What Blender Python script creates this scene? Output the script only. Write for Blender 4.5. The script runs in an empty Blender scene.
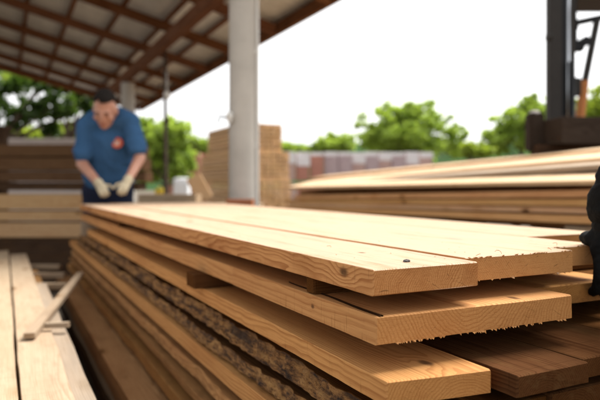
import bpy, bmesh, math, random
from mathutils import Vector, Matrix, noise
random.seed(7)
R = math.radians
scene = bpy.context.scene
COL = scene.collection
H = 1.05                                   # eye height of the camera above the yard

# ------------------------------------------------------------------ camera
cam = bpy.data.cameras.new('camera'); camo = bpy.data.objects.new('camera', cam); COL.objects.link(camo)
camo.location = (0, 0, H); camo.rotation_euler = (R(90), 0, 0)
cam.lens = 35; cam.sensor_width = 36; cam.shift_y = -0.0217
cam.clip_start = 0.02; cam.clip_end = 4000
cam.dof.use_dof = True; cam.dof.focus_distance = 0.98; cam.dof.aperture_fstop = 3.1
scene.camera = camo
# ------------------------------------------------------------------ light
SUN = Vector((0.62, 0.50, 1.25)).normalized()
elev = math.asin(SUN.z); azim = math.atan2(SUN.x, SUN.y)
world = bpy.data.worlds.new('World'); scene.world = world; world.use_nodes = True
wn = world.node_tree; bg = wn.nodes['Background']
sky = wn.nodes.new('ShaderNodeTexSky'); sky.sky_type = 'NISHITA'; sky.sun_disc = False
sky.sun_elevation = elev; sky.sun_rotation = azim; sky.dust_density = 2.0; sky.ozone_density = 0.6; sky.air_density = 1.0
hsv = wn.nodes.new('ShaderNodeHueSaturation'); hsv.inputs['Saturation'].default_value = 0.02
wn.links.new(sky.outputs[0], hsv.inputs['Color']); wn.links.new(hsv.outputs[0], bg.inputs[0])
bg.inputs[1].default_value = 0.11
sl = bpy.data.lights.new('sun', 'SUN'); sl.energy = 3.1; sl.angle = R(34); sl.color = (1, .97, .92)
so = bpy.data.objects.new('sun', sl); COL.objects.link(so); so.rotation_euler = (-SUN).to_track_quat('-Z', 'Y').to_euler()
scene.view_settings.view_transform = 'Standard'; scene.view_settings.look = 'None'
scene.view_settings.exposure = 1.42; scene.view_settings.gamma = 1.0; scene.view_settings.use_curve_mapping = False

# ------------------------------------------------------------------ helpers
F = 583.3
def P(px, py, Y): return Vector(((px - 300) / F * Y, Y, H - (py - 187) / F * Y))
U = Vector((-.452, .892, 0)); V = Vector((.892, .452, 0)); O = Vector((.108, .864, 0))
def S(u, v, h): return Vector((O.x, O.y, H - h)) + U * u + V * v      # stack coordinates, h metres below the eye
HU = math.atan2(U.y, U.x); HV = math.atan2(V.y, V.x)

def props(o, label=None, cat=None, group=None, kind=None):
    if label: o['label'] = label
    if cat: o['category'] = cat
    if group: o['group'] = group
    if kind: o['kind'] = kind
    return o
def link(name, me, mat=None, parent=None):
    o = bpy.data.objects.new(name, me); COL.objects.link(o)
    if mat is not None: me.materials.append(mat)
    if parent: o.parent = parent
    return o
def build(name, bm, mat=None, parent=None, smooth=False):
    me = bpy.data.meshes.new(name)
    bmesh.ops.recalc_face_normals(bm, faces=bm.faces)
    bm.to_mesh(me); bm.free()
    if smooth:
        for p in me.polygons: p.use_smooth = True
    return link(name, me, mat, parent)
def empty(name, loc=(0, 0, 0), rz=0):
    o = bpy.data.objects.new(name, None); COL.objects.link(o); o.location = loc; o.rotation_euler = (0, 0, rz); o.empty_display_size = .1
    return o
def box(bm, c, s, rot=None, bev=0):
    r = bmesh.ops.create_cube(bm, size=1)
    M = Matrix.Translation(Vector(c)) @ (rot.to_4x4() if rot else Matrix()) @ Matrix.Diagonal((*s, 1))
    bmesh.ops.transform(bm, matrix=M, verts=r['verts'])
    if bev:
        es = list({e for v in r['verts'] for e in v.link_edges})
        bmesh.ops.bevel(bm, geom=es, offset=bev, segments=2, affect='EDGES')
    return bm
def tube(bm, pts, rads, n=10, cap=True):
    rings = []
    pts = [Vector(p) for p in pts]
    for i, p in enumerate(pts):
        d = (pts[min(i + 1, len(pts) - 1)] - pts[max(i - 1, 0)]).normalized()
        a = d.cross(Vector((0, 0, 1)) if abs(d.z) < .9 else Vector((1, 0, 0))).normalized(); b = d.cross(a)
        rings.append([bm.verts.new(p + (a * math.cos(t) + b * math.sin(t)) * rads[i]) for t in [2 * math.pi * k / n for k in range(n)]])
    for i in range(len(rings) - 1):
        for k in range(n):
            bm.faces.new((rings[i][k], rings[i][(k + 1) % n], rings[i + 1][(k + 1) % n], rings[i + 1][k]))
    if cap:
        bm.faces.new(rings[0][::-1]); bm.faces.new(rings[-1])
    return bm
def ellipsoid(bm, c, s, rot=None, seg=16):
    r = bmesh.ops.create_uvsphere(bm, u_segments=seg, v_segments=seg // 2 + 2, radius=1)
    M = Matrix.Translation(Vector(c)) @ (rot.to_4x4() if rot else Matrix()) @ Matrix.Diagonal((*s, 1))
    bmesh.ops.transform(bm, matrix=M, verts=r['verts'])

# ------------------------------------------------------------------ node helpers
class G:
    def __init__(s, name):
        s.m = bpy.data.materials.new(name); s.m.use_nodes = True; s.t = s.m.node_tree
        s.b = s.t.nodes['Principled BSDF']; s.b.inputs['Roughness'].default_value = .8
    def n(s, typ, ins=None, **kw):
        x = s.t.nodes.new('ShaderNode' + typ)
        for k, v in kw.items(): setattr(x, k, v)
        for k, v in (ins or {}).items():
            if hasattr(v, 'links'): s.t.links.new(v, x.inputs[k])
            else: x.inputs[k].default_value = v
        return x
    def math(s, op, a, b=0.0, c=None):
        i = {0: a, 1: b}
        if c is not None: i[2] = c
        return s.n('Math', i, operation=op).outputs[0]
    def vm(s, op, a, b=(0, 0, 0)):
        return s.n('VectorMath', {0: a, 1: b}, operation=op).outputs[0]
    def noise(s, vec, scale, detail=3, rough=.55, out=0):
        return s.n('TexNoise', {'Vector': vec, 'Scale': scale, 'Detail': detail, 'Roughness': rough}).outputs[out]
    def ramp(s, fac, stops):
        r = s.n('ValToRGB', {'Fac': fac}); e = r.color_ramp.elements
        while len(e) < len(stops): e.new(.5)
        for k, (p, c) in enumerate(stops):
            e[k].position = p; e[k].color = (*c, 1) if len(c) == 3 else c
        return r.outputs[0]
    def mix(s, f, a, b, typ='MIX'):
        x = s.n('MixRGB', {'Fac': f, 'Color1': a, 'Color2': b}, blend_type=typ); return x.outputs[0]
    def step(s, v, lo, hi):
        return s.n('MapRange', {'Value': v, 'From Min': lo, 'From Max': hi}, interpolation_type='SMOOTHSTEP').outputs[0]
    def color(s, c): s.t.links.new(c, s.b.inputs['Base Color'])
    def bump(s, h, dist=.002, st=1.0):
        b = s.n('Bump', {'Height': h, 'Distance': dist, 'Strength': st}); s.t.links.new(b.outputs[0], s.b.inputs['Normal'])
def c4(c): return (*c, 1)

def wood(name, light=(.56, .290, .090), dark=(.32, .125, .028), pith=(-.1, -.07), knots=(), grey=0.0, kerf=.12, ring=260, blotch=.35, knotty=.5, stain=0.0, bleach=0.0, wander=.035, ringc=.72, spec=.06):
    g = G(name)
    tc = g.n('TexCoord'); ob = tc.outputs['Object']; nr = tc.outputs['Normal']
    rnd = g.n('ObjectInfo').outputs['Random']
    off = g.n('CombineXYZ', {0: g.math('MULTIPLY', rnd, 37.0), 1: g.math('MULTIPLY', rnd, 0.05), 2: g.math('MULTIPLY', rnd, .03)}).outputs[0]
    p = g.vm('ADD', ob, off)
    # slow wander of the grain along the board
    pw = g.vm('MULTIPLY', p, (1.3, 9, 9))
    wob = g.vm('SCALE', g.vm('SUBTRACT', g.noise(pw, 1.0, 3, .5, out=1), (.5, .5, .5)))
    wob_n = wob.node; wob_n.inputs['Scale'].default_value = wander
    q = g.vm('ADD', p, wob)
    # knots bend the rings round them
    kmask = None
    for (kx, ky, kz, kr) in knots:
        d = g.vm('SUBTRACT', ob, (kx, ky, kz)); d = g.vm('MULTIPLY', d, (.6, 1, 1))
        ln = g.n('VectorMath', {0: d}, operation='LENGTH').outputs['Value']
        ln = g.math('ADD', ln, g.math('MULTIPLY', g.math('SUBTRACT', g.noise(ob, 90, 2), .5), kr * .5))
        k = g.math('SUBTRACT', 1.0, g.step(ln, kr * .35, kr * 1.5)); bend = g.math('MULTIPLY', g.math('SUBTRACT', 1.0, g.step(ln, 0, kr * 4.5)), kr * .9)
        q = g.vm('ADD', q, g.n('CombineXYZ', {1: bend, 2: bend}).outputs[0])
        kmask = k if kmask is None else g.math('MAXIMUM', kmask, k)
    sep = g.n('SeparateXYZ', {0: g.vm('SUBTRACT', q, (0, pith[0], pith[1]))})
    r = g.math('SQRT', g.math('ADD', g.math('POWER', sep.outputs[1], 2), g.math('POWER', sep.outputs[2], 2)))
    ringv = g.math('ADD', g.math('MULTIPLY', r, float(ring)), g.math('MULTIPLY', g.noise(g.vm('MULTIPLY', p, (.6, 14, 14)), 1, 2), 3))
    fr = g.math('FRACT', ringv)
    late = g.math('MULTIPLY', g.step(fr, .35, .92), g.math('SUBTRACT', 1.0, g.step(fr, .94, 1.0)))
    amp = g.noise(g.n('CombineXYZ', {0: g.math('FLOOR', ringv), 1: g.math('MULTIPLY', rnd, 9)}).outputs[0], 1.7, 1)
    late = g.math('MULTIPLY', late, g.math('MULTIPLY', amp, 1.5))
    fib = g.noise(g.vm('MULTIPLY', p, (9, 420, 420)), 1, 4, .65)
    blo = g.noise(g.vm('MULTIPLY', p, (2.2, 11, 11)), 1, 4, .6)
    col = g.mix(g.math('MULTIPLY', late, ringc), c4(light), c4(dark))
    col = g.mix(g.math('MULTIPLY', g.step(blo, .42, .75), blotch), col, c4((dark[0] * .95, dark[1] * .8, dark[2] * .7)))
    col = g.mix(g.math('MULTIPLY', g.step(fib, .42, .75), .42), col, c4((dark[0] * .8, dark[1] * .7, dark[2] * .6)))
    hue = g.n('HueSaturation', {'Hue': g.math('ADD', .4935, g.math('MULTIPLY', rnd, .005)), 'Saturation': g.math('ADD', .93, g.math('MULTIPLY', rnd, .08)),
                                'Value': g.math('ADD', .84, g.math('MULTIPLY', g.math('FRACT', g.math('MULTIPLY', rnd, 7.3)), .26)), 'Color': col}).outputs[0]
    col = hue
    ns = g.n('SeparateXYZ', {0: nr})
    ax = g.math('ABSOLUTE', ns.outputs[0]); ay = g.math('ABSOLUTE', ns.outputs[1]); az = g.math('ABSOLUTE', ns.outputs[2])
    endm = g.step(ax, .6, .85); sidem = g.step(ay, .6, .85); topm = g.step(az, .6, .85)
    # band saw kerf lines across the faces
    xs = g.n('SeparateXYZ', {0: p}).outputs[0]
    kline = g.noise(g.n('CombineXYZ', {0: xs, 1: g.math('MULTIPLY', g.n('SeparateXYZ', {0: p}).outputs[2], .04)}).outputs[0], 190, 2, .8)
    kl = g.math('MULTIPLY', g.step(kline, .58, .7), g.math('SUBTRACT', 1.0, endm))
    col = g.mix(g.math('MULTIPLY', kl, kerf), col, c4((dark[0] * .7, dark[1] * .6, dark[2] * .5)))
    # natural knots
    vor = g.n('TexVoronoi', {'Vector': g.vm('MULTIPLY', p, (3.0, 7, 7)), 'Scale': 1.0})
    kv = g.math('ADD', vor.outputs['Distance'], g.math('MULTIPLY', g.noise(p, 60, 2), .06))
    sel = g.math('LESS_THAN', g.n('SeparateXYZ', {0: vor.outputs['Color']}).outputs[0], knotty)
    nk = g.math('MULTIPLY', g.math('SUBTRACT', 1.0, g.step(kv, .085, .14)), sel)
    nh = g.math('MULTIPLY', g.math('SUBTRACT', 1.0, g.step(kv, .12, .30)), sel)
    col = g.mix(g.math('MULTIPLY', nh, .35), col, c4((dark[0] * .8, dark[1] * .7, dark[2] * .5)))
    col = g.mix(g.math('MULTIPLY', nk, .85), col, c4((.12, .05, .018)))
    # rougher, more saturated end grain
    eg = g.noise(p, 700, 2, .7)
    col = g.mix(g.math('MULTIPLY', endm, .33), col, g.mix(g.step(eg, .3, .8), c4((light[0] * .95, light[1] * .8, light[2] * .62)), c4((dark[0], dark[1] * .85, dark[2] * .7))), 'MIX')
    saw = g.noise(g.vm('MULTIPLY', p, (1, 38, 900)), 1, 2, .7)
    col = g.mix(g.math('MULTIPLY', endm, g.math('MULTIPLY', g.step(saw, .5, .8), .35)), col, c4((dark[0] * .7, dark[1] * .6, dark[2] * .5)))
    ang = g.math('ARCTAN2', sep.outputs[2], sep.outputs[1])
    cr = g.math('ABSOLUTE', g.math('SUBTRACT', g.math('FRACT', g.math('ADD', g.math('MULTIPLY', ang, 9.0), g.math('MULTIPLY', rnd, 5))), .5))
    cn = g.noise(p, 55, 2)
    crk = g.math('MULTIPLY', g.math('MULTIPLY', g.math('SUBTRACT', 1.0, g.step(cr, .006, .022)), g.step(cn, .50, .62)), endm)
    col = g.mix(g.math('MULTIPLY', crk, .75), col, c4((.10, .045, .015)))
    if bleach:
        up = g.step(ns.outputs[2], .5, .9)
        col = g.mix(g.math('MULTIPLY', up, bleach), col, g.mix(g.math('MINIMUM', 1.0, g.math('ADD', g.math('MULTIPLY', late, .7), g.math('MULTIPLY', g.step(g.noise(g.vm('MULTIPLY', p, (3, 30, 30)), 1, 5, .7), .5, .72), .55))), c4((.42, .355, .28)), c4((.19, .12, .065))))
    if kmask is not None:
        kc = g.mix(g.noise(ob, 140, 3), c4((.03, .018, .012)), c4((.20, .09, .035)))
        col = g.mix(g.math('MULTIPLY', kmask, .92), col, kc)
    if stain:
        sn = g.noise(g.vm('MULTIPLY', p, (5, 16, 22)), 1, 5, .7)
        col = g.mix(g.math('MULTIPLY', g.step(sn, .5, .66), stain), col, c4((.10, .05, .02)))
    if grey:
        gn = g.noise(g.vm('MULTIPLY', p, (3, 20, 20)), 1, 4)
        col = g.mix(g.math('MULTIPLY', g.step(gn, .2, .8), grey), col, c4((.26, .22, .18)))
    g.color(col)
    hgt = g.math('ADD', g.math('MULTIPLY', fib, .6), g.math('ADD', g.math('MULTIPLY', late, .18), g.math('ADD', g.math('MULTIPLY', kl, -.9), g.math('MULTIPLY', g.math('MULTIPLY', saw, endm), .7))))
    g.bump(hgt, .0012, .8)
    g.b.inputs['Roughness'].default_value = .72
    g.b.inputs['Specular IOR Level'].default_value = spec
    return g.m

def flat(name, c, rough=.6, metal=0, var=.15, scale=8, bump=0, bscale=60, spec=.3):
    g = G(name); ob = g.n('TexCoord').outputs['Object']
    nz = g.noise(ob, scale, 5, .6)
    g.color(g.mix(nz, c4([x * (1 - var) for x in c]), c4([min(1, x * (1 + var)) for x in c])))
    g.b.inputs['Roughness'].default_value = rough; g.b.inputs['Metallic'].default_value = metal; g.b.inputs['Specular IOR Level'].default_value = spec
    if bump: g.bump(g.noise(ob, bscale, 4), bump, .8)
    return g.m

def bark_mat(name, cut=.5):
    g = G(name); tc = g.n('TexCoord'); ob = tc.outputs['Object']
    rnd = g.n('ObjectInfo').outputs['Random']
    p = g.vm('ADD', ob, g.n('CombineXYZ', {0: g.math('MULTIPLY', rnd, 23.0)}).outputs[0])
    p = g.vm('MULTIPLY', p, (.17, 1, 1))
    a = g.noise(g.vm('ADD', p, g.vm('MULTIPLY', g.noise(p, 20, 3, .6, out=1), (.03, .03, .03))), 62, 8, .82); b = g.noise(g.vm('ADD', p, (5, 3, 1)), 95, 4, .7); c = g.noise(g.vm('ADD', p, (1, 7, 2)), 11, 4, .7)
    col = g.ramp(a, [(.38, (.018, .009, .005)), (.46, (.12, .05, .015)), (.53, (.36, .17, .05)), (.62, (.55, .30, .10)), (.78, (.42, .22, .08))])
    col = g.mix(g.math('MULTIPLY', g.step(c, .55, .66), .8), col, c4((.045, .020, .008)))
    col = g.mix(g.math('MULTIPLY', g.step(b, .60, .70), .3), col, c4((.34, .22, .11)))
    g.color(col); g.bump(g.math('ADD', a, g.math('MULTIPLY', b, .5)), .012, 1.0); g.b.inputs['Roughness'].default_value = .9
    return g.m

PINE = wood('sawn pine')
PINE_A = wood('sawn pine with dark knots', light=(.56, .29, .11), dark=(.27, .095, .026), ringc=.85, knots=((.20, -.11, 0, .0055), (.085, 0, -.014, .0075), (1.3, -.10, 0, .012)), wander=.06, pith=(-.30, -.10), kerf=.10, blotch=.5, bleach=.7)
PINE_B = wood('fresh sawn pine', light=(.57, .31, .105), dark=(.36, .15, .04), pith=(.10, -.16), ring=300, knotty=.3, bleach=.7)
PINE_2 = wood('sawn pine wide plank', light=(.58, .300, .095), dark=(.34, .135, .032), pith=(-.17, .055), ring=150, kerf=.35, knots=((.02, -.30, 0, .008), (.20, 0, -.02, .004)))
PINE_3 = wood('sawn pine with eye knot', light=(.52, .270, .085), dark=(.27, .105, .025), pith=(-.10, -.055), ring=210, kerf=.15, knots=((.045, -.105, 0, .009),))
OLD = wood('weathered brown plank', light=(.42, .235, .095), dark=(.22, .105, .035), grey=.0, blotch=.5, stain=.2)
GREYW = wood('greyed plank', light=(.42, .33, .23), dark=(.24, .17, .10), grey=.45, blotch=.3)
PALE = wood('pale dry plank', light=(.42, .325, .22), dark=(.28, .19, .11), stain=.18, blotch=.25, kerf=.1)
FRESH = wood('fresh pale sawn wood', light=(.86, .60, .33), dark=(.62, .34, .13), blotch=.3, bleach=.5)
ORANGE = wood('orange sawn board', light=(.80, .46, .18), dark=(.56, .27, .08), blotch=.35)
TAN = wood('tan timber', light=(.58, .38, .19), dark=(.42, .24, .10), blotch=.35)
BROWN = wood('brown weathered timber', light=(.17, .095, .045), dark=(.09, .045, .02))
SOOT = wood('nearly black old timber', light=(.045, .033, .025), dark=(.02, .014, .01))
DARKW = wood('dark aged timber', light=(.085, .05, .027), dark=(.035, .02, .012), blotch=.6, stain=.5)
OCHRE = wood('ochre sawn plank', light=(.42, .215, .065), dark=(.22, .095, .026), stain=.35, blotch=.5)
SHADE_PINE = wood('stained pine darkened for shade', light=(.105, .046, .014), dark=(.038, .015, .005), spec=0, stain=.75, blotch=.5, pith=(-.05, -.05))  # stained wood, with the shade low in the stack put into its colour
RAFT = wood('red brown roof timber', light=(.25, .105, .042), dark=(.085, .036, .015), blotch=.5, knotty=.2)
BARK = bark_mat('rough bark')

# ------------------------------------------------------------------ boards
def board(name, loc, L, W, T, heading=HU, mat=None, tilt=0, pitch=0, seg=None, bev=.0009, rough=.0012, bow=0, sag=0, wane=0, skew=0,
          fray=(), split=None, label=None, cat='board', group=None, parent=None, chip=0, seed=None, bark=None):
    """a sawn board: local x runs along it from the near end, y=0 is its left edge (spans to -W), z=0 its top face"""
    rng = random.Random(seed if seed is not None else hash((round(loc[0], 3), round(loc[1], 3), round(loc[2], 3))) & 0xffff)
    sd = rng.random() * 100
    bm = bmesh.new()
    seg = seg or max(8, int(L / .09))
    xs = []
    for i in range(seg + 1):
        t = i / seg; xs.append(L * (t ** 1.25))
    xs.insert(1, .004)
    rings = []
    def nz(a, b, f=1.0): return noise.noise(Vector((a * f + sd, b * 3.7 + sd, sd)))
    for x in xs:
        ins = .0015 if (x == 0) else 0
        y0 = nz(x, 1, 3) * rough * 1.5 + nz(x, 2, 40) * rough
        y1 = -W + nz(x, 3, 3) * rough * 1.5 + nz(x, 4, 40) * rough
        zt = bow * math.sin(math.pi * x / L) - sag * (x / L) ** 2
        dT = nz(x, 5, 2) * rough
        w = wane * (0.75 + .8 * nz(x, 6, 5) + .5 * nz(x, 7, 19)) if wane else 0
        prof = []
        # left side, from the bottom up, n points each side so that ends look sawn, not moulded
        def pt(y, z): prof.append((y, z))
        b = bev
        pt(y0 - b, -T + dT); pt(y0, -T + b)
        if wane:
            for k in range(1, 5):
                tt = k / 5; pt(y0 - w * tt ** 1.6 + nz(x, 10 + k, 22) * wane * .5 + nz(x, 40 + k, 75) * wane * .4, -T + b + (T - 2 * b) * tt)
        pt(y0 - w, -b); pt(y0 - w - b, 0)
        for k in range(1, 6): pt(y0 - w - (W - w) * k / 6, nz(x, 20 + k, 12) * rough * .5)
        pt(y1 + b, 0); pt(y1, -b); pt(y1, -T + b); pt(y1 + b, -T + dT)
        for k in range(5, 0, -1): pt(-W * k / 6, -T + dT)
        cy, cz = -W / 2, -T / 2
        ring = []
        for (y, z) in prof:
            if ins: y = cy + (y - cy) * (1 - ins * 2 / W); z = cz + (z - cz) * (1 - ins * 2 / T)
            xx = x + skew * (-y / W) * max(0, 1 - x / .3)
            if x < .006: xx += nz(y * 60, z * 60, 1) * .0012
            ring.append(bm.verts.new((xx, y, z + zt)))
        rings.append(ring)
    n = len(rings[0])
    for a, b_ in zip(rings, rings[1:]):
        for k in range(n): 
            f = bm.faces.new((a[k], a[(k + 1) % n], b_[(k + 1) % n], b_[k]))
            if bark and wane and k < 6 and k > 0: f.material_index = 1
    # end caps as strips between the top and the bottom line
    for ring in (rings[0], rings[-1]):
        bm.faces.new(ring)
    # torn fibres hanging from the sawn end
    for (edge, cnt, ln) in fray:
        for _ in range(cnt):
            y = -rng.uniform(.01, W - .01)
            if _ % 3: y = max(-W + .008, min(-.008, -W * (.5 + .45 * math.sin(ord(edge) + (_ % 5) * 2.4 + sd)) + rng.gauss(0, .012)))
            l = ln * rng.uniform(.3, 1.0) ** 1.5; wd = rng.uniform(.0008, .0045)
            z = -T if edge == 'b' else 0; s = -1 if edge == 'b' else 1
            x0 = skew * (-y / W)
            a = bm.verts.new((x0 + .0004, y - wd, z - s * .002)); b_ = bm.verts.new((x0 + .0004, y + wd, z - s * .002)); c = bm.verts.new((x0 + .006, y, z - s * .001))
            d = bm.verts.new((x0 - rng.uniform(.0, .004), y + rng.uniform(-.002, .002), z + s * l))
            for f in ((a, b_, d), (b_, c, d), (c, a, d)): bm.faces.new(f)
    me = bpy.data.meshes.new(name)
    bmesh.ops.recalc_face_normals(bm, faces=bm.faces)
    bm.to_mesh(me); bm.free()
    o = link(name, me, mat or PINE, parent)
    if bark: me.materials.append(bark)
    o.location = loc
    o.rotation_euler = Matrix.Rotation(heading, 3, 'Z').to_4x4().to_3x3().to_euler() if not (tilt or pitch) else (Matrix.Rotation(heading, 3, 'Z') @ Matrix.Rotation(pitch, 3, 'Y') @ Matrix.Rotation(tilt, 3, 'X')).to_euler()
    if label: props(o, label, cat, group)
    return o

def at(u, v, h): return S(u, v, h)
GS = 'boards of the near stack'
# ---- layer 1: the four boards on top
LT = 3.74
board('sawn_board', at(0, 0, .123), LT, .208, .040, mat=PINE_A, seg=90, rough=.0012, label='top board at the left edge of the near stack, knotty, its end nearest the camera', group=GS, seed=1)
board('sawn_board', at(.035, .2125, .1205), LT, .268, .042, mat=PINE_B, seg=90, fray=(('t', 46, .0013), ('b', 10, .0016)), label='top board with a fuzzy torn end, right beside the knotty left top board', group=GS, seed=2)
board('sawn_board', at(.088, .484, .121), LT - .05, .157, .041, mat=PINE_B, seg=60, fray=(('t', 30, .002),), label='top board whose near end the black glove holds', group=GS, seed=3)
board('sawn_board', at(.30, .646, .121), LT - .2, .29, .040, mat=PINE_B, seg=40, label='far right board of the top layer, beyond the gloved hand', group=GS, seed=4)
# ---- layer 2
board('sawn_board', at(-.004, .004, .193), LT, .414, .043, mat=PINE_2, seg=100, skew=-.008, fray=(('b', 64, .0017), ('b', 5, .0040)), rough=.0014, label='wide board of the second layer with ragged splintered lower end', group=GS, seed=5)
board('sawn_board', at(.075, .425, .195), LT - .1, .26, .040, mat=OCHRE, label='second layer board set back beneath the gloved hand', group=GS, seed=6)
board('sawn_board', at(.12, .69, .195), LT - .2, .25, .040, mat=SHADE_PINE, label='second layer board at the far right, deep in shadow', group=GS, seed=7)
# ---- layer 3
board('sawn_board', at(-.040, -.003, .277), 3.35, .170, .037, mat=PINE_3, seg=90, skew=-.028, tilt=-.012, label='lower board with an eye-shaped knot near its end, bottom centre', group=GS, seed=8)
board('sawn_board', at(-.101, .188, .279), 3.5, .156, .034, mat=SHADE_PINE, seg=60, label='dark third layer board, stain and shade in its colour, right of the eye-knot board', group=GS, seed=9)
board('sawn_board', at(-.085, .350, .279), 3.5, .20, .034, mat=SHADE_PINE, label='darkest third layer board at the bottom right corner', group=GS, seed=10)
board('sawn_board', at(.02, .556, .279), 3.3, .20, .034, mat=SHADE_PINE, label='dark board beyond the darkest one, under the gloved hand', group=GS, seed=61)
board('sawn_board', at(.06, .762, .279), 3.3, .18, .034, mat=SHADE_PINE, label='outermost third layer board at the right side of the stack', group=GS, seed=62)
# ---- layer 4 and 5: rough slabs with bark
board('bark_slab', at(-.06, .006, .337), 3.9, .30, .040, mat=SHADE_PINE, wane=.020, rough=.006, bark=BARK, seg=420, label='upper rough bark-edged slab under the eye-knot board', cat='slab', group='bark-edged slabs', seed=11)
board('bark_slab', at(-.07, .295, .332), 3.7, .33, .042, mat=SHADE_PINE, label='slab with stain and shade in its colour under the dark boards at bottom right', cat='slab', group='bark-edged slabs', seed=12)
board('bark_slab', at(.02, .000, .398), 3.9, .32, .027, mat=SHADE_PINE, wane=.014, rough=.007, bark=BARK, seg=420, label='lower bark-edged slab resting on the clean bright-edged plank', cat='slab', group='bark-edged slabs', seed=13)
# ---- layers below: seen by their left edges
board('sawn_board', at(.05, -.014, .433), 4.3, .34, .042, mat=PINE, seg=60, label='clean orange-edged plank directly under the two bark slabs', group=GS, seed=14)
board('sawn_board', at(.08, -.010, .506), 4.25, .36, .032, mat=OCHRE, wane=.006, rough=.004, seg=100, label='uneven narrow-edged brown plank, second below the clean orange-edged one', group=GS, seed=15)
board('sawn_board', at(.08, -.022, .560), 4.2, .36, .022, mat=OCHRE, seg=50, rough=.003, label='thin brown plank pressed under the uneven narrow-edged one', group=GS, seed=16)
board('sawn_board', at(.10, -.024, .628), 4.3, .36, .040, mat=OCHRE, rough=.003, label='plank with an ochre edge just above the broad grey-brown ledge', group=GS, seed=17)
board('sawn_board', at(.05, -.128, .695), 4.1, .50, .040, mat=OLD, rough=.002, bow=.006, label='broad grey-brown plank sticking out as a ledge at the stack foot', group=GS, seed=18)
board('sawn_board', at(.05, -.122, .742), 4.1, .48, .050, mat=OLD, rough=.004, label='weathered plank under the broad ledge plank', group=GS, seed=19)
board('sawn_board', at(.05, -.110, .796), 4.1, .48, .060, mat=GREYW, rough=.004, label='greyish plank, second below the broad ledge plank', group=GS, seed=20)
board('sawn_board', at(.05, -.118, .860), 4.1, .48, .055, mat=DARKW, rough=.004, label='dark plank at the very bottom of the near stack', group=GS, seed=21)
# ---- stickers and bearers (cross pieces)
def sticker(u, v, h, L, W, T, label, mat=None, cat='spacer'):
    return board('wooden_spacer', at(u, v, h), L, W, T, heading=HV, mat=mat or SHADE_PINE, label=label, cat=cat, group='wooden spacers between the layers')
sticker(.225, .006, .1635, .90, .028, .029, 'small spacer block between first and second layer near the front')
sticker(2.2, .006, .1635, .90, .04, .029, 'spacer between first and second layer halfway along')
sticker(.88, -.032, .2365, .90, .07, .0385, 'thick square-cut spacer under the second layer, dark side facing front', mat=SHADE_PINE)  # shadow on its front side is put into the wood colour
sticker(3.45, -.03, .2365, .90, .08, .085, 'far bearer block under the second layer near the worker', mat=GREYW)
sticker(2.6, .012, .3145, .60, .05, .022, 'thin spacer on top of the upper bark slab')
sticker(.10, .20, .3138, .40, .05, .0168, 'thin spacer below the dark boards coloured with stain and shade')
sticker(1.3, .02, .4755, .33, .05, .036, 'spacer beneath the clean orange-edged plank')
sticker(3.6, .02, .4755, .33, .05, .036, 'far spacer beneath the clean orange-edged plank')
sticker(1.1, .03, .5825, .30, .06, .045, 'spacer above the ochre-edged plank')
sticker(3.7, .03, .5825, .30, .06, .045, 'far spacer above the ochre-edged plank')
sticker(.6, -.10, .9155, .60, .10, .134, 'bearer on the ground under the near half of the stack', mat=DARKW, cat='bearer')
sticker(3.4, -.10, .9155, .60, .10, .134, 'bearer on the ground under the far half of the stack', mat=DARKW, cat='bearer')
for i, (u, v) in enumerate(((.22, .50), (3.3, .50))):
    board('wooden_spacer', at(u, v, .3745), .42, .3, .675, heading=HV, mat=DARKW, label=['dark timber block propping the right side of the stack, near one', 'dark timber block propping the right side of the stack, far one'][i], cat='bearer', group='timber props')

# ---- sharp dark crack on the wide second-layer board is drawn as a thin dark strip added on top
bm = bmesh.new()
pts = [(0, 0, 0), (.20, -.004, 0), (.42, -.002, 0)]
prev = None
for i in range(15):
    t = i / 14; x = .002 + .34 * t; w = .0035 * (1 - t) + .0006
    y = -.010 - .012 * t + .002 * math.sin(9 * t)
    a = bm.verts.new((x, y - w, .0008)); b = bm.verts.new((x, y + w, .0008)); c = bm.verts.new((x, y, -.0025))
    d = bm.verts.new((x, y - w * .2, .0022))
    if prev:
        for p_, q_ in (((0, 1)), ((1, 2)), ((2, 3)), ((3, 0))): 
            v0 = (prev[0], prev[1], prev[2], prev[3]); v1 = (a, d, b, c)
            bm.faces.new((v0[p_], v0[q_], v1[q_], v1[p_]))
    prev = (a, d, b, c)
sl_ = build('crack_strip', bm, flat('dark crack colour', (.03, .014, .007), .95, spec=0)); sl_.location = at(-.004, .004, .1925); sl_.rotation_euler = (0, 0, HU)
props(sl_, 'dark strip standing for the crack along the edge of the wide second-layer board', 'sliver')

# ---- planks at lower left
GL = 'planks of the low pile at lower left'
hL = .50
HL = math.atan2(.892, -.452)
def left_board(c_left, W, h, Y0, Y1, mat, label, T=.045, tilt=0, head=HU, seed=None):
    # c is the offset to the right of the line that runs from under the camera towards the vanishing point
    p = Vector((-.506 * Y0 + c_left, Y0, H - h))
    return board('pale_plank', p, (Y1 - Y0) / .892, W, T, heading=head, mat=mat, tilt=tilt, label=label, group=GL, rough=.002, cat='plank', seed=seed)
left_board(-.30, .295, hL, .55, 4.45, PALE, 'bright pale plank cut by the left picture edge', seed=31)
left_board(.040, .112, hL + .003, .55, 4.35, PALE, 'narrower pale plank right of the bright left-edge plank', seed=32)
left_board(.165, .050, hL + .012, .55, 3.1, GREYW, 'narrow greyish plank along the right side of the pale planks', seed=33)
for k in range(5):
    left_board(-.30, .28, hL + .052 + k * .095, .6, 4.3, GREYW, ['second', 'third', 'fourth', 'fifth', 'lowest'][k] + ' plank down under the bright left-edge plank', T=.045)
    left_board(.0, .20, hL + .064 + k * .095, .62, 3.9, OLD, ['second', 'third', 'fourth', 'fifth', 'lowest'][k] + ' plank down under the narrower pale plank', T=.04)
q0 = P(17, 333, 1.99); q1 = P(57, 276, 3.2)
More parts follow.
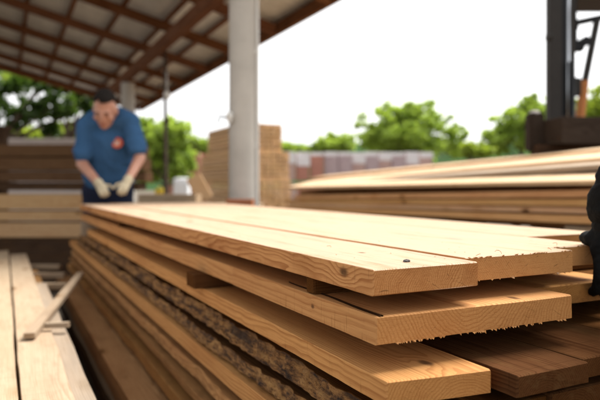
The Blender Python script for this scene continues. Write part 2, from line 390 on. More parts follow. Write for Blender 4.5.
def stick(name, a, b, w, t, mat, label, lift=0):
    d = b - a; hd = math.atan2(d.y, d.x); pt = -math.atan2(d.z, math.hypot(d.x, d.y))
    return board(name, a + Vector((0, 0, lift)), d.length, w, t, heading=hd, pitch=pt, mat=mat, label=label, cat='offcut', group='loose offcuts on the low pile')
stick('offcut', Vector((-.90, 1.90, H - hL + .024)), Vector((-1.245, 3.26, H - hL + .024)), .035, .02, PALE, 'thin offcut lying slantwise across the pale planks', 0)
stick('offcut', P(46, 328, 2.05) + Vector((0, 0, .02)), P(70, 327, 2.05) + Vector((0, 0, .02)), .02, .018, GREYW, 'short stick lying across the narrow greyish plank')
for k, (Y, l) in enumerate(((3.35, .42), (3.75, .45), (4.15, .46))):
    board('wooden_spacer', Vector((-.506 * Y - .02, Y, H - hL - .052)), l * .9, .05, .03, heading=R(3), mat=PALE, label=['nearest', 'middle', 'farthest'][k] + ' crosswise batten sticking out to the right of the pale planks', cat='batten', group='battens under the pale planks')

# ------------------------------------------------------------------ right-hand pile
GR = 'boards of the pile at right'
def pile_board(x1, y1, Y1, x0, y0, Y0, W, T, tilt, mat, label, sag=0, seed=None):
    """(x1,y1,Y1) near end and (x0,y0,Y0) far end of the lower front edge's top line"""
    a = P(x1, y1, Y1); b = P(x0, y0, Y0); d = b - a
    hd = math.atan2(d.y, d.x); pt = -math.atan2(d.z, math.hypot(d.x, d.y))
    return board('long_board', a, d.length, W, T, heading=hd, pitch=pt, tilt=-tilt, mat=mat, label=label, group=GR, rough=.003, sag=sag, seed=seed)
RT = R(9)
# from the bottom up: (y near, y far) of the top line of the front edge
pile_board(602, 216.8, 3.0, 286, 206, 6.9, .30, .040, 0, ORANGE, 'lowest board of the right pile, orange edge', seed=41)
pile_board(606, 207.2, 3.03, 289, 202.6, 6.85, .30, .036, 0, FRESH, 'board second from the bottom of the right pile', seed=42)
pile_board(602, 199.4, 3.0, 284, 199.6, 6.95, .30, .036, 0, ORANGE, 'board third from the bottom of the right pile', seed=43)
pile_board(607, 189.5, 3.05, 294, 195.5, 6.75, .26, .040, 0, ORANGE, 'board just below the dark gap of the right pile', seed=44)
pile_board(604, 180, 3.0, 287, 187, 6.9, .34, .024, R(13), FRESH, 'bright-topped board above the dark gap, halfway up the right pile', seed=51)
pile_board(606, 164, 3.2, 296, 186, 7.1, .34, .030, R(9), GREYW, 'grey-edged board just below the top of the right pile', seed=52)
pile_board(610, 157, 3.4, 303, 183, 7.3, .32, .030, R(12), FRESH, 'front one of the topmost boards of the right pile', seed=53)
pile_board(640, 145.5, 3.55, 309, 178, 7.55, .30, .030, R(8), FRESH, 'rear one of the topmost boards of the right pile', seed=54)
# rear rows carrying the upper boards, in darker wood to deepen the shaded gaps
for k, (yy, yf, w) in enumerate(((214, 205, .3), (193, 198, .3), (181, 193, .3), (172, 190, .3))):
    pile_board(646, yy + 1, 3.35, 300, yf, 7.25, .50, (.10, .06, .05, .05)[k], 0, OLD, ['lowest', 'second', 'third', 'top'][k] + ' rear board behind the front row of the right pile')
for k, Y in enumerate((3.25, 4.8, 6.5)):
    tt = (Y - 3.0) / 3.9; xx = (602 - 300) / F * 3.0 * (1 - tt) + (286 - 300) / F * 6.9 * tt
    zt = (P(602, 216, 3.0).z) * (1 - tt) + P(286, 205, 6.9).z * tt - .06
    board('wooden_trestle', Vector((xx + .03, Y, zt)), .8, .12, zt, heading=R(20), mat=GREYW, label=['nearest', 'middle', 'farthest'][k] + ' grey timber block carrying the right pile', cat='support', group='supports of the right pile')

# ------------------------------------------------------------------ pile behind the worker at left
GB = 'timbers of the stack behind the worker'
rows = [(193, 208, TAN, 'upper pale timber'), (209, 219, TAN, 'middle pale timber'), (220, 235, TAN, 'lower pale timber')]
YB = 6.4
for k, (ya, yb, mt, lb) in enumerate(rows):
    p = P(-70, ya + 1, YB - .0 + .015 * k); z1 = P(0, yb, YB).z
    board('long_timber', p, 2.12, .35, p.z - z1, heading=R(2 - k), mat=mt, label=lb + ' of the stack left of the worker', group=GB, cat='timber', rough=.004)
p = P(-70, 182.5, YB + .1); board('long_timber', p, 2.4, .35, .085, heading=R(1), mat=DARKW, label='thin black-brown timber between pale and brown ones left of the worker', group=GB, cat='timber', rough=.004)
for k, (ya, yb, lb) in enumerate(((147, 158, 'topmost brown timber'), (159, 171, 'second brown timber'), (172, 181.5, 'third brown timber'))):
    p = P(-72, ya, YB + .15 - .01 * k); z1 = P(0, yb, YB + .15).z
    board('long_timber', p, 2.5, .35, p.z - z1, heading=R(1.5 * (k - 1)), mat=BROWN, label=lb + ' of the stack left of the worker', group=GB, cat='timber', rough=.004)
p = P(-72, 264, YB - .14); board('long_timber', p, 2.7, .45, .22, heading=R(0), mat=DARKW, label='lowest dark timber on the ground behind the worker', group=GB, cat='timber', rough=.004)
p = P(-72, 237, YB - .1); board('long_timber', p, 2.6, .45, .28, heading=R(1), mat=DARKW, label='broad dark timber at the foot of the stack behind the worker', group=GB, cat='timber', rough=.004)
for k in range(2):
    z = P(0, 235.5, YB).z - .22
    board('wooden_spacer', Vector((-3.6 + k * 1.3, YB + .05, z)), .5, .14, z, heading=R(90), mat=DARKW, label=['left', 'right'][k] + ' dark bearer under the stack behind the worker', cat='bearer', group='bearers behind the worker')
for k in range(2):
    z = P(0, 181.7, YB + .15).z
    board('wooden_spacer', Vector((-3.4 + k * 1.3, YB + .2, z)), .2, .1, max(.012, z - P(0, 182.5, YB + .1).z), heading=R(90), mat=DARKW, label=['left', 'right'][k] + ' spacer under the brown timbers behind the worker', cat='spacer', group='spacers behind the worker')

# dark block post at the far left and low board by the pole
bm = bmesh.new(); box(bm, (0, 0, .75), (.16, .16, 1.5), bev=.01); box(bm, (0, 0, 1.53), (.2, .2, .06), bev=.01)
o = build('timber_post', bm, DARKW); o.location = (P(-1, 0, 7.2).x, 7.2, 0); o.scale = (1, 1, P(0, 126, 7.2).z / 1.56)
props(o, 'dark square timber post at the left edge beside the brown timbers', 'post')

# ------------------------------------------------------------------ shed
CONC = flat('weathered concrete', (.52, .49, .44), .9, var=.32, scale=3.2, bump=.004, bscale=40)
RUF = G('fibre cement sheet'); _ob = RUF.n('TexCoord').outputs['Object']
RUF.color(RUF.mix(RUF.noise(RUF.vm('MULTIPLY', _ob, (1, 3, 1)), 2.2, 5), c4((.50, .47, .42)), c4((.85, .82, .76))))
RUF = RUF.m
zr = lambda v: H + 2.05 - .242 * (v - 1.336)
u0, u1, v0, v1 = 3.55, 12.55, -6.5, 2.34
shed = empty('shed_roof', S(u0, v1, H)); props(shed, 'lean-to shed roof with red-brown rafters and pale corrugated sheets', 'roof')
shed.rotation_euler = (0, 0, HU)         # local x = u, local y = -v
def lv(u, v, z): return Vector((u - u0, -(v - v1), z))
sl_len = math.hypot(v1 - v0, .242 * (v1 - v0)); pang = math.atan(.242)
def rect_beam(name, a, b, w, h, mat, up=Vector((0, 0, 1))):
    """beam hanging below the line a-b"""
    d = (b - a).normalized(); s = d.cross(up).normalized(); t = s.cross(d)
    bm = bmesh.new(); L = (b - a).length
    rot = Matrix((d, s, t)).transposed()
    box(bm, (0, 0, 0), (L, w, h), bev=.004)
    me = bpy.data.meshes.new(name); bm.to_mesh(me); bm.free()
    o = link(name, me, mat, shed); o.matrix_local = Matrix.Translation((a + b) / 2 - t * h / 2) @ rot.to_4x4()
    return o
v_s = v0
nr = 0
u = u1 - .06
while u > u0:
    rect_beam('rafter', lv(u, v1 - .14, zr(v1 - .14) - .045), lv(u, v0, zr(v0) - .045), .058, .11, RAFT); u -= 1.22
v = v1 - .06
while v > v0:
    rect_beam('batten', lv(u0 + .02, v, zr(v) - .003), lv(u1, v, zr(v) - .003), .05, .04, RAFT); v -= .50
rect_beam('main_beam', lv(u0, 1.30, zr(1.336) - .175), lv(u1 - .2, 1.30, zr(1.336) - .175), .105, .14, RAFT)
rect_beam('edge_purlin', lv(u0, v1 - .10, zr(v1 - .10) - .003), lv(u1, v1 - .10, zr(v1 - .10) - .003), .06, .12, RAFT)
rect_beam('fascia', lv(u0, v1 + .012, zr(v1) + .03), lv(u1, v1 + .012, zr(v1) + .03), .02, .05, OLD)
rect_beam('end_fascia', lv(u1 + .012, v1, zr(v1) + .02), lv(u1 + .012, v0, zr(v0) + .02), .02, .09, RAFT)
bm = bmesh.new(); nU = 260
for k in range(nU + 1):
    uu = u0 + (u1 - u0) * k / nU; dz = .024 * math.sin(k * math.pi / 2)
    for vv in (v0, v1): bm.verts.new(lv(uu, vv, zr(vv) + .022 + dz))
bm.verts.ensure_lookup_table()
for k in range(nU): bm.faces.new((bm.verts[2 * k], bm.verts[2 * k + 1], bm.verts[2 * k + 3], bm.verts[2 * k + 2]))
o = build('corrugated_sheet', bm, RUF, shed, smooth=True)
m = o.modifiers.new('thick', 'SOLIDIFY'); m.thickness = .006

def column(u, label, top, r, fixtures=False):
    p = S(u, 1.336, H); bm = bmesh.new()
    tube(bm, [(0, 0, 0), (0, 0, .25), (0, 0, 1.2), (0, 0, top)], [r * 1.0, r, r * .97, r * .95], 40)
    o = build('concrete_column', bm, CONC, smooth=True); o.location = (p.x, p.y, 0)
    props(o, label, 'column', 'round columns of the shed')
    m = o.modifiers.new('es', 'EDGE_SPLIT'); m.split_angle = R(40)
    return o
c1 = column(3.96, 'thick round concrete column in the middle of the yard view', zr(1.336) - .335, .123)
c2 = column(9.17, 'round concrete column farther back, behind the worker’s shoulder', zr(1.336) - .335, .118)
# hook with white insulator
WHITE = flat('white ceramic', (.75, .74, .70), .35); BLACKM = flat('black metal', (.03, .03, .03), .5, .3)
hk = empty('wire_hook', (0, 0, 0)); cp = S(3.96, 1.336, H)
hk.location = (cp.x - .10, cp.y - .10, P(0, 119, 5).z)
props(hk, 'small hook with white insulator on the thick column', 'hook')
bm = bmesh.new(); tube(bm, [(0, 0, 0), (-.05, -.03, 0), (-.09, -.04, .01), (-.10, -.04, -.03), (-.07, -.04, -.035)], [.010] * 5, 8); build('bracket', bm, BLACKM, hk, True)
bm = bmesh.new(); ellipsoid(bm, (.0, -.02, .01), (.03, .03, .04)); ellipsoid(bm, (.0, -.02, -.02), (.022, .022, .03)); build('insulator', bm, WHITE, hk, True)
# conduit along the right side of the column
bm = bmesh.new(); tube(bm, [(0, 0, 0), (0, 0, 1.5), (0, 0, 2.7)], [.013] * 3, 10)
for z in (.6, 1.4, 2.2): box(bm, (-.012, .0, z), (.05, .03, .02))
o = build('conduit', bm, WHITE, smooth=False); o.location = (cp.x + .128, cp.y - .03, 0); props(o, 'white cable conduit up the right side of the thick column', 'conduit')
# thin dark pole
pp = P(165, 0, 7.6); bm = bmesh.new()
tube(bm, [(0, 0, 0), (.01, 0, 1.2), (0, .0, H + 1.86)], [.026, .024, .022], 10); tube(bm, [(0, 0, 2.40), (-.09, 0, 2.36), (-.17, 0, 2.28)], [.01] * 3, 6)
tube(bm, [(0, 0, 1.9), (.05, 0, 1.9)], [.03] * 2, 8)
o = build('thin_pole', bm, flat('rusty pole', (.09, .06, .045), .8), smooth=True); o.location = (pp.x, pp.y, 0); props(o, 'thin dark metal pole holding the eave, right of the worker', 'pole')
bm = bmesh.new(); ellipsoid(bm, (0, 0, 0), (.045, .045, .055)); tube(bm, [(0, 0, .04), (0, 0, .30)], [.008] * 2, 6)
o = build('hanging_lamp', bm, WHITE, smooth=True); o.location = P(167, 95, 7.5); props(o, 'small white bulb hanging under the eave beside the thin pole', 'lamp')

# ------------------------------------------------------------------ bundles in the middle
def bundle(loc, heading, nx, nz, w, t, L, mat, label, gap=.009, seed=0):
    rt = empty('lumber_bundle', loc, heading); props(rt, label, 'lumber bundle', 'stacked lumber bundles beyond the column')
    rng = random.Random(seed); meshes = []
    for k in range(4):
        b = board('bundled_board', (0, 0, 0), L, w, t, heading=0, mat=mat, seg=6, rough=.003, seed=k + 77, bev=.004); meshes.append(b.data); bpy.data.objects.remove(b)
    for j in range(nz):
        for i in range(nx):
            o = bpy.data.objects.new('bundled_board', meshes[rng.randrange(4)]); COL.objects.link(o); o.parent = rt
            o.location = (rng.uniform(-.012, .012), -i * (w + gap) , (j + 1) * (t + gap))
    return rt
# heading: bundle's long axis runs off to the left and back; its end looks right-front
Hb = HU
YM = 9.0
def bl(px, py, Y, nx, nz, w, t, L, mat, label, seed):
    p = P(px, 209, Y); p.z = py; bundle(p, Hb, nx, nz, w, t, L, mat, label, seed=seed)
# end face spans from corner (left, near) to the right-back
bl(243, P(0, 209, 9).z, YM, 8, 7, .095, .057, 1.9, FRESH, 'bottom lumber bundle behind the thick column', 1)
bl(240, P(0, 209, 9).z + .449, YM, 8, 7, .098, .055, 2.05, FRESH, 'middle lumber bundle behind the thick column', 2)
bl(243, P(0, 209, 9).z + .449 + .435, YM + .05, 7, 7, .088, .056, 1.75, FRESH, 'top lumber bundle behind the thick column, narrower than those below', 3)
bm = bmesh.new()
p = P(243, 209.5, YM)
for a in (.1, .5, .95):
    box(bm, (a, -.42, -p.z / 2), (.1, .86, p.z))
o = build('bundle_support', bm, DARKW); o.location = p; o.rotation_euler = (0, 0, Hb); props(o, 'low dark bearers under the lumber bundles', 'bearer')
# low plank and leaning offcut, white sack, yellow crate between pole and column
board('low_beam', P(146, 194, 6.4), .62, .25, .10, heading=R(-4), mat=PALE, label='pale beam end lying between the thin pole and the leaning panel', cat='beam')
p = P(146, 203, 6.4); bm = bmesh.new(); box(bm, (.3, .1, -p.z / 2 - .01), (.5, .2, p.z - .02), bev=.01); o = build('timber_block', bm, DARKW); o.location = p; props(o, 'dark block under the pale beam end', 'block')
o = board('leaning_panel', (0, 0, 0), .30, .175, .03, heading=0, mat=FRESH, label='tan board offcut leaning at a slant left of the column', cat='offcut')
o.matrix_world = Matrix.Translation(P(199.5, 188, 6.6)) @ Matrix.Rotation(R(-28), 4, 'Y') @ Matrix.Rotation(R(90), 4, 'Z') @ Matrix.Rotation(R(90), 4, 'Y') @ Matrix.Translation((-.15, .0875, 0))
board('low_beam', P(190, 203, 6.3), .8, .3, .12, heading=R(-3), mat=PALE, label='second pale beam lying in front of the column foot', cat='beam')
p = P(214, 196, 4.7)
o = board('brick_red_block', P(229, 199, 4.75), .21, .12, .09, heading=R(-5), mat=wood('reddish block', light=(.42, .17, .08), dark=(.25, .09, .04)), label='short reddish wooden block in front of the column', cat='block')
bm = bmesh.new(); box(bm, (.1, 0, -.5), (.16, .16, .82)); o = build('block_stand', bm, DARKW); o.location = P(231, 199, 4.85); props(o, 'dark stand under the short reddish block', 'stand')
SACK = flat('white sack', (.72, .73, .74), .7, bump=.02, bscale=9)
bm = bmesh.new(); bmesh.ops.create_cube(bm, size=1); bmesh.ops.subdivide_edges(bm, edges=bm.edges, cuts=5, use_grid_fill=True)
for v_ in bm.verts:
    v_.co = Vector((v_.co.x * .9, v_.co.y * .8, v_.co.z * 1.5)) * (1 - .12 * v_.co.length) + Vector((noise.noise(v_.co * 4), noise.noise(v_.co * 4 + Vector((5, 0, 0))), 0)) * .06
o = build('bulk_bag', bm, SACK, smooth=True); o.location = P(182, 205, 15); o.location.z = .62; o.scale = (.45, .5, .95); props(o, 'white bulk bag standing beyond the thin pole', 'bag')
YEL = flat('yellow plastic', (.65, .48, .04), .5)
bm = bmesh.new(); box(bm, (0, 0, .2), (.3, .3, .4), bev=.03); tube(bm, [(-.06, 0, .4), (-.06, 0, .46), (.06, 0, .46), (.06, 0, .4)], [.012] * 4, 6)
o = build('yellow_canister', bm, YEL); o.location = P(160, 187, 12); o.location.z = .75; o.scale = (.6, .6, .65); props(o, 'small yellow canister seen left of the thin pole', 'canister')
bm = bmesh.new(); box(bm, (0, 0, .37), (.9, .5, .74)); o = build('timber_block', bm, OLD); o.location = P(160, 187, 12); o.location.z = 0; props(o, 'brown timber block under the yellow canister', 'block')

# ------------------------------------------------------------------ brick pallets
def brick(name, c1_, c2_):
    g = G(name); ob = g.n('TexCoord').outputs['Object']
    b = g.n('TexBrick', {'Vector': g.n('Mapping', {'Vector': ob, 'Rotation': (R(90), 0, 0)}).outputs[0], 'Color1': c4(c1_), 'Color2': c4(c2_), 'Mortar': c4((.12, .08, .07)), 'Scale': 4.0, 'Mortar Size': .02})
    g.color(b.outputs[0]); return g.m
BR = [brick('red bricks', (.55, .24, .17), (.45, .20, .15)), brick('pink bricks', (.62, .42, .37), (.52, .34, .30)), brick('violet bricks', (.48, .37, .39), (.56, .44, .45))]
FILM = G('white stretch film'); FILM.color(FILM.mix(FILM.noise(FILM.n('TexCoord').outputs['Object'], 6, 4), c4((.62, .58, .60)), c4((.8, .78, .78)))); FILM.b.inputs['Roughness'].default_value = .35; FILM = FILM.m
PW = ['red', 'pinkish', 'violet-grey']
def pallet(x, Y, z0, w, h, bi, film, label):
    r = empty('brick_pallet', (x, Y, 0)); props(r, label, 'brick pallet', 'brick pallets in the row across the yard')
    bm = bmesh.new()
    for k in range(3): box(bm, ((k - 1) * w * .38, 0, .06), (.1, w * .9, .12))
    box(bm, (0, 0, .14), (w, w * .9, .03)); build('pallet_base', bm, GREYW, r)
    bm = bmesh.new()
    lay = 2
    hh = (h - .16 - .08) / 2
    for j in range(lay): box(bm, (random.uniform(-.03, .03), 0, .165 + hh / 2 + j * (hh + .08)), (w * .94, w * .85, hh), bev=.02)
    build('brick_stack', bm, BR[bi], r)
    if film:
        bm = bmesh.new(); top = .165 + 2 * hh + .08
        box(bm, (0, 0, top - hh * film / 2 + .01), (w * .97, w * .88, hh * film + .03), bev=.03)
        build('stretch_film', bm, FILM, r)
xs_ = [289, 303, 317, 331, 345, 358, 371, 384, 397, 411, 425]
for k, x in enumerate(xs_):
    Y = 22 + .25 * k; pz = P(x, 153 + .3 * (k % 3), Y)
    pallet(pz.x, Y, 0, .54 * Y / 22 , pz.z, (1, 0, 0, 2, 2, 1, 2, 1, 2, 1, 1)[k], (.4, .5, .12, .15, .12, .4, .15, .3, .12, .45, .2)[k],
           ['pallet just right of the lumber bundles, pinkish bricks', 'second pallet right of the lumber bundles, red bricks under white film', 'third pallet of the row, bare red bricks', 'fourth pallet of the row, violet-grey', 'fifth pallet of the row, violet-grey with thin film', 'sixth pallet of the row, pale film over pinkish bricks',
            'seventh pallet of the row, violet-grey', 'eighth pallet of the row, thin white film over pinkish bricks', 'ninth pallet of the row, violet-grey with film cap', 'tenth pallet of the row, half wrapped in white', 'last pallet of the row at right, pinkish'][k])
for k, x in enumerate((173, 184, 195, 206)):
    Y = 21 + .3 * k; pz = P(x, 153 + k % 2, Y)
    pallet(pz.x, Y, 0, .42, pz.z, (0, 1, 0, 0)[k], 0, ['red brick pallet nearest the thin pole', 'pinkish brick pallet left of the lumber bundles', 'red brick pallet behind the leaning offcut', 'red brick pallet half hidden by the lumber bundles'][k])
# whitewashed low wall behind the timbers at left
bm = bmesh.new(); box(bm, (0, 0, .95), (4.2, .2, 1.9), bev=.01); box(bm, (0, 0, 1.93), (4.3, .3, .06), bev=.01)
o = build('low_wall', bm, flat('pinkish whitewash', (.62, .55, .52), .9, var=.15, scale=3)); pz = P(28, 139, 13); o.location = (pz.x, 13, 0); o.scale.z = pz.z / 1.96
props(o, 'low whitewashed wall beyond the timber stack at left', 'wall')

# ------------------------------------------------------------------ dark beams and forklift at right
GD = 'dark old beams on the right'
Yd = 4.6
p = P(541, 121, Yd); board('dark_beam', p, 1.1, .3, .20, heading=R(6), mat=SOOT, label='dark brown beam lying above the right pile at the picture edge', cat='beam', rough=.005)
bm = bmesh.new(); box(bm, (0, 0, 0), (.115, .12, .30), bev=.012); o = stub = build('post_stub', bm, SOOT); o.location = P(534.5, 132.5, Yd + .02); props(o, 'stubby brown post left of the dark beam', 'post')
bm = bmesh.new(); ellipsoid(bm, (0, 0, 0), (.045, .05, .03)); box(bm, (0, 0, -.01), (.09, .09, .02)); o = build('post_cap', bm, flat('dusty grey cap', (.35, .31, .28), .8), parent=stub, smooth=True); o.location = (0, 0, .146)
zb = P(0, 145, Yd).z
board('wooden_trestle', P(530, 145.5, Yd + .02), .9, .12, zb, heading=R(6), mat=DARKW, label='dark timber wall under the stubby post and dark beam', cat='support')

MG = flat('dark grey paint worn', (.032, .028, .025), .7, .0, var=.35, scale=14); MB_ = flat('black greasy steel', (.012, .012, .013), .4, .5, var=.3)
ORG = flat('orange paint', (.55, .20, .05), .5, var=.25); STEEL = flat('polished cylinder steel', (.6, .62, .65), .2, 1)
YF = 5.4
fk = empty('forklift', (P(565, 0, YF).x, YF, 0)); props(fk, 'forklift with tall dark mast and orange guard at the right edge', 'forklift')
k_ = YF / F
bm = bmesh.new(); box(bm, (-.105, 0, 1.95), (.115, .10, 3.3), bev=.006); build('outer_rail', bm, MG, fk)
bm = bmesh.new(); box(bm, (-.015, .02, 1.95), (.062, .07, 3.3), bev=.004); build('inner_rail', bm, MB_, fk)
bm = bmesh.new(); box(bm, (.055, .03, 1.75), (.075, .09, 2.9), bev=.006); build('outer_rail', bm, MG, fk)
bm = bmesh.new(); tube(bm, [(.025, -.01, .6), (.025, -.01, 3.4)], [.018] * 2, 12); build('lift_cylinder', bm, STEEL, fk, True)
bm = bmesh.new(); tube(bm, [(.038, -.05, .6), (.038, -.05, 2.2)], [.03] * 2, 12); build('cylinder_sleeve', bm, MB_, fk, True)
for z in (2.43,): 
    bm = bmesh.new(); tube(bm, [(-.185, -.03, z), (-.145, -.03, z)], [.038, .038], 14); build('bolt', bm, MG, fk)
bm = bmesh.new(); box(bm, (.30, .1, 2.63), (.5, .06, .05), rot=Matrix.Rotation(R(-12), 3, 'Y')); box(bm, (.11, .06, 2.56), (.07, .06, .1), bev=.01); build('cross_bar', bm, MB_, fk)
bm = bmesh.new(); box(bm, (.13, .03, 2.36), (.11, .08, .10), bev=.015); tube(bm, [(.19, -.02, 2.40), (.19, .08, 2.40)], [.045] * 2, 14); build('roller_bracket', bm, MB_, fk)
bm = bmesh.new(); tube(bm, [(.12, .03, 2.35), (.10, .03, 3.3)], [.012] * 2, 8); build('hose', bm, MB_, fk, True)
bm = bmesh.new(); box(bm, (.115, .03, 1.98), (.07, .08, .17), bev=.01); build('hinge_plate', bm, MG, fk)
def pix(px, py, dy=0): q = P(px, py, YF); return (q.x - fk.location.x, dy, q.z)
bm = bmesh.new(); tube(bm, [pix(603, 15, .1), pix(590, 80, .1)], [.035, .035], 8); build('guard_pillar', bm, MG, fk)
bm = bmesh.new(); tube(bm, [pix(590, 79, .1), pix(585, 118, .1)], [.04, .045], 8); build('guard_pillar', bm, ORG, fk)
bm = bmesh.new(); tube(bm, [pix(605, 10, .7), pix(586, 118, .7)], [.035, .035], 8); build('guard_pillar', bm, ORG, fk)
bm = bmesh.new(); box(bm, (1.05, .35, 2.95), (1.5, 1.0, .06), bev=.01)
for i in range(5): box(bm, (.5 + .28 * i, .35, 3.0), (.05, 1.0, .05))
build('overhead_guard', bm, MG, fk)
bm = bmesh.new(); box(bm, (1.2, .35, .75), (2.0, 1.0, .75), bev=.06); box(bm, (1.95, .35, 1.2), (.5, .95, .35), bev=.08); build('body', bm, ORG, fk)
bm = bmesh.new(); box(bm, (1.2, .35, 1.2), (.5, .5, .12), bev=.04); box(bm, (1.45, .35, 1.5), (.12, .5, .55), bev=.04); build('seat', bm, MB_, fk)
for (x, y) in ((.5, -.25), (.5, .95), (1.9, -.25), (1.9, .95)):
    bm = bmesh.new(); tube(bm, [(x, y - .12, .32), (x, y - .1, .32), (x, y + .1, .32), (x, y + .12, .32)], [.26, .32, .32, .26], 28); w_ = build('wheel', bm, MB_, fk)
    bm = bmesh.new(); tube(bm, [(x, y - .125, .32), (x, y + .125, .32)], [.15] * 2, 20); build('rim', bm, ORG, w_)
for y in (.0, .55):
    bm = bmesh.new(); box(bm, (-.25, y, .6), (.05, .12, 1.0)); box(bm, (-.75, y, .12), (1.1, .12, .04)); build('fork', bm, MB_, fk)

# ------------------------------------------------------------------ ground and hills
GRD = G('yard dirt'); _ob = GRD.n('TexCoord').outputs['Object']
_a = GRD.noise(_ob, 1.5, 6, .7); _b = GRD.noise(_ob, 40, 4, .7)
GRD.color(GRD.mix(_b, GRD.mix(_a, c4((.085, .068, .05)), c4((.17, .14, .105))), c4((.12, .10, .08)))); GRD.b.inputs['Specular IOR Level'].default_value = .05; GRD.bump(GRD.math('ADD', _a, _b), .03, .8); GRD = GRD.m
bm = bmesh.new(); bmesh.ops.create_grid(bm, x_segments=60, y_segments=60, size=1500)
o = build('ground', bm, GRD); o.location = (0, 1200, 0); props(o, kind='structure')
HILL = G('wooded hillside'); _ob = HILL.n('TexCoord').outputs['Object']
HILL.color(HILL.mix(HILL.noise(_ob, .09, 6, .7), c4((.022, .05, .022)), c4((.05, .09, .035)))); HILL.b.inputs['Specular IOR Level'].default_value = 0; HILL.b.inputs['Roughness'].default_value = 1; HILL = HILL.m
bm = bmesh.new(); nx, ny = 120, 14
grid = [[bm.verts.new((-700 + 1400 * i / nx, j * 22, max(0, math.sin(min(1, j / 8) * math.pi / 2)) * (24 + 9 * noise.noise(Vector((i * .06, 3.1, 0))) + 5 * noise.noise(Vector((i * .5, j * .6, 0)))) - .5)) for i in range(nx + 1)] for j in range(ny + 1)]
for j in range(ny):
    for i in range(nx): bm.faces.new((grid[j][i], grid[j][i + 1], grid[j + 1][i + 1], grid[j + 1][i]))
o = build('hill', bm, HILL, smooth=True); o.location = (0, 170, 0); props(o, kind='structure')

# ------------------------------------------------------------------ trees
def leaf_mat(name, a, b):
    g = G(name); isl = g.n('NewGeometry').outputs['Random Per Island']
    col = g.mix(isl, c4(a), c4(b))
    g.color(col); g.b.inputs['Roughness'].default_value = .5
    tr = g.n('BsdfTranslucent', {'Color': g.mix(.5, col, c4((b[0] * 1.5, b[1] * 1.5, b[2] * .6)))})
    mx = g.n('MixShader', {0: .55}); g.t.links.new(g.b.outputs[0], mx.inputs[1]); g.t.links.new(tr.outputs[0], mx.inputs[2])
    g.t.links.new(mx.outputs[0], g.t.nodes['Material Output'].inputs[0]); return g.m
LF1 = leaf_mat('bright leaves', (.19, .29, .045), (.36, .47, .09)); LF2 = leaf_mat('dark leaves', (.022, .05, .010), (.07, .13, .02)); LF3 = leaf_mat('yellow green leaves', (.20, .28, .03), (.34, .42, .06))
BK = flat('tree bark', (.10, .075, .05), .9, bump=.02, bscale=20)
def tree(loc, blobs, nleaf, lsize, mat, label, trunk_r=.12, group='trees beyond the yard', seed=0, name='broadleaf_tree', spread=1.0, trunk_off=(0, 0)):
    """blobs: (x,y,z,rx,ry,rz) crown masses in metres, relative to loc on the ground"""
    rng = random.Random(seed); rt = empty(name, loc); props(rt, label, 'tree', group)
    bm = bmesh.new(); vol = [b[3] * b[4] * b[5] for b in blobs]
    # clumps on each mass
    clumps = []
    for b, vv in zip(blobs, vol):
        n = max(14, int(170 * vv / sum(vol)) + 10)
        for _ in range(n):
            d = Vector((rng.gauss(0, 1), rng.gauss(0, 1), rng.gauss(0, 1))).normalized() * (rng.random() ** .45) * rng.uniform(.8, 1.13)
            clumps.append((Vector((b[0] + d.x * b[3], b[1] + d.y * b[4], b[2] + d.z * b[5])), rng.uniform(.08, .26) * (b[3] + b[5]) / 2 * spread))
    for _ in range(nleaf):
        c, r = clumps[rng.randrange(len(clumps))]
        p = c + Vector((rng.gauss(0, 1), rng.gauss(0, 1), rng.gauss(0, .8))) * r * .6
        s = lsize * rng.uniform(.6, 1.3)
        a = Vector((rng.gauss(0, 1), rng.gauss(0, 1), rng.gauss(0, .7))).normalized(); b_ = a.cross(Vector((rng.gauss(0, 1), rng.gauss(0, 1), rng.gauss(0, 1)))).normalized()
        n_ = a.cross(b_) * s * .12
        v = [bm.verts.new(p - a * s * .5), bm.verts.new(p + b_ * s * .28 + n_), bm.verts.new(p + a * s * .5), bm.verts.new(p - b_ * s * .28 + n_)]
        bm.faces.new((v[0], v[1], v[2])); bm.faces.new((v[0], v[2], v[3]))
    build('crown', bm, mat, rt)
    bm = bmesh.new(); top = max(b[2] for b in blobs); ox, oy = trunk_off
    tube(bm, [(ox, oy, -.1), (ox * .8, oy * .8, top * .3), (ox * .3, oy * .3, top * .65), (0, 0, top)], [trunk_r, trunk_r * .8, trunk_r * .55, trunk_r * .15], 9)
    for c, r in rng.sample(clumps, min(14, len(clumps))):
        h0 = top * rng.uniform(.3, .7); f_ = 1 - h0 / top
        tube(bm, [(ox * f_, oy * f_, h0), ((c.x + ox * f_) / 2, (c.y + oy * f_) / 2, (h0 + c.z) / 2 + .1), tuple(c)], [trunk_r * .35, trunk_r * .22, trunk_r * .06], 5)
    build('trunk', bm, BK, rt, True)
    return rt
def px_tree(Y, blobs_px, nleaf, lsize, mat, label, **kw):
    """blobs given as (px, py, rx_px, rz_px)"""
    k = Y / F; cx = sum(b[0] for b in blobs_px) / len(blobs_px); X = (cx - 300) * k
    bl_ = [((b[0] - cx) * k, random.uniform(-.3, .3), H - (b[1] - 187) * k, b[2] * k, max(b[2], b[3]) * k, b[3] * k) for b in blobs_px]
    return tree((X, Y, 0), bl_, nleaf, lsize, mat, label, **kw)
px_tree(32, [(395, 128, 36, 26), (425, 122, 26, 24), (412, 116, 20, 18), (448, 132, 18, 16), (374, 132, 18, 20), (452, 145, 16, 14), (400, 145, 50, 16)], 22000, .22, LF1, 'large round bright green tree right of centre on the skyline', seed=1)
px_tree(36, [(333, 145, 22, 8), (346, 142, 12, 9), (318, 148, 12, 6), (328, 138, 7, 5)], 4500, .28, LF1, 'low bushy green tree left of the large round one', seed=2)
